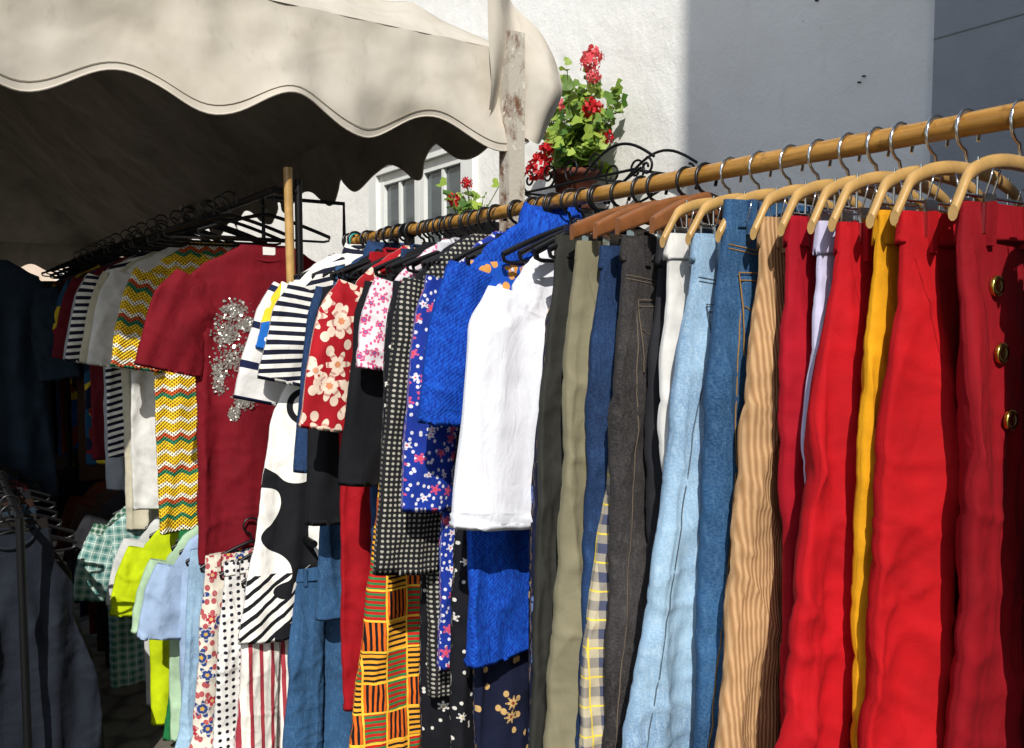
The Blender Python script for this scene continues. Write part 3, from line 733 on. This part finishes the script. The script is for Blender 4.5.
prof=[(.0,-.15),(.075,-.15),(.08,-.14),(.10,-.0),(.112,.0),(.112,.025),(.098,.025),(.09,-.01),(0,-.01)]
mb.grid([[(pc[0]+r*math.cos(q*.2618),pc[1]+r*math.sin(q*.2618),pc[2]+z) for q in range(24)] for r,z in prof],[[(0,0)]*24]*9,True)
mb.obj('terracotta_flower_pot',[simple('terracotta','#6a3420',.8,0,12,.4)])
plant('window_geranium',(WA+.22,-1.42,2.02),(.1,.14,.2),90,[(.04,.02,.2,.03,1),(.06,-.08,.12,.035,1)])
mb=MB(); mb.box(WA+.12,WA+.28,-1.62,-1.25,1.88,2.01); mb.box(WA,WA+.119,-1.5,-1.47,1.95,1.98); mb.obj('window_planter_box',[M_iron],smooth=False)
mb=MB()
def spiral(c,r0,turns,st,seg=34,sg=1):
    pts=[]
    for i in range(seg+1):
        t=i/seg; r=r0*(1-.8*t); th=st+sg*turns*2*math.pi*t
        pts.append((c[0],c[1]+r*math.cos(th),c[2]+r*math.sin(th)))
    return pts
for aa in (pc[0]+.115,pc[0]-.115):
    y=pc[1]; z=pc[2]-.03
    mb.tube([(aa,y-.28,z-.02),(aa,y+.52,z-.02)],.006,8)
    for i,cx in enumerate((-.2,-.05,.12,.27)):
        mb.tube(spiral((aa,y+cx,z+.035),.055,1.4,-1.57,sg=1 if i%2 else -1),.005,8)
    P=[(aa,y+.2+.42*t,z+.0+.09*math.sin(t*3.0)) for t in [i/16 for i in range(17)]]; mb.tube(P,.006,8)
    mb.tube(spiral((aa,y+.58,z-.02),.035,1.3,1.57,sg=-1),.005,8)
    P=[(aa,y-.25+.8*t,z-.02-.10*math.sin(t*3.14)) for t in [i/16 for i in range(17)]]; mb.tube(P,.006,8)
for y in (pc[1]-.25,pc[1],pc[1]+.25,pc[1]+.5): mb.tube([(WA,y,pc[2]-.05),(pc[0]+.12,y,pc[2]-.05)],.006,8)
mb.tube([(pc[0],pc[1],pc[2]-.151),(pc[0],pc[1],pc[2]-.17)],.08,16)
mb.obj('wrought_iron_bracket',[M_iron])
e=empty('bougainvillea_bush'); mb=MB()
for i in range(1500):
    v=rv(); p=Vector((3.0,-12.5,1.4))+Vector((v.x*2.4,v.y*.7,v.z*1.3))*(R()**.4); leaf(mb,p,.07+.05*R(),random.choice((0,0,2,2,1)),None,6)
mb.tube([(3,-12.5,0),(3,-12.5,1.4)],.06,8,3)
mb.obj('foliage',[M_leaf,M_pet,M_pp,M_stem],parent=e)
# ---------------- ground
def gm():
    m,nt,b=base('stone_paving'); x,y,z=objxyz(nt)
    dx,dy,d,k=vor(nt,x,y,8,.5)
    c=mix(nt,k,'#5c5850','#746d62'); c=mix(nt,rng(d,.045,.075),c,'#3a3630'); c=mix(nt,rng(nz(nt,x,y,1.2,4),.4,.7,0,.4),c,'#4d483f')
    nt.links.new(c,b.inputs['Base Color']); b.inputs['Roughness'].default_value=.85; bump(nt,b,rng(d,.03,.075,1,0)+nz(nt,x,y,40,2)*.3,.6,.01); return m
mb=MB(); mb.face([(-300,-300,0),(300,-300,0),(300,300,0),(-300,300,0)]); mb.obj('ground',[gm()],mw=Matrix.Identity(4),smooth=False)
# ---------------- light
EL=41; Sd=Vector((-.02*math.cos(math.radians(EL)),-1*math.cos(math.radians(EL)),math.sin(math.radians(EL)))).normalized()
L=bpy.data.lights.new('sun','SUN'); L.energy=5.0; L.angle=math.radians(.5); L.color=(1,.965,.9)
lo=bpy.data.objects.new('sun',L); sc.collection.objects.link(lo); lo.rotation_euler=Sd.to_track_quat('Z','Y').to_euler(); lo.location=(3,-5,12)
w=bpy.data.worlds.new("World"); sc.world=w; w.use_nodes=True; nt=w.node_tree
sk=nt.nodes.new('ShaderNodeTexSky'); sk.sky_type='NISHITA'; sk.sun_disc=False; sk.sun_elevation=math.radians(EL); sk.sun_rotation=math.atan2(Sd.x,Sd.y)
nt.links.new(sk.outputs[0],nt.nodes['Background'].inputs[0]); nt.nodes['Background'].inputs[1].default_value=.14
# ---------------- camera
cd=bpy.data.cameras.new('camera'); cam=bpy.data.objects.new('camera',cd); sc.collection.objects.link(cam)
cd.sensor_width=36; cd.lens=36*850/1024; cd.clip_start=.02; cd.clip_end=1000
cam.location=(0,0,1.5); cam.rotation_euler=(math.radians(90-3.6),0,0); sc.camera=cam
sc.view_settings.view_transform='Standard'; sc.view_settings.look='None'; sc.view_settings.exposure=0
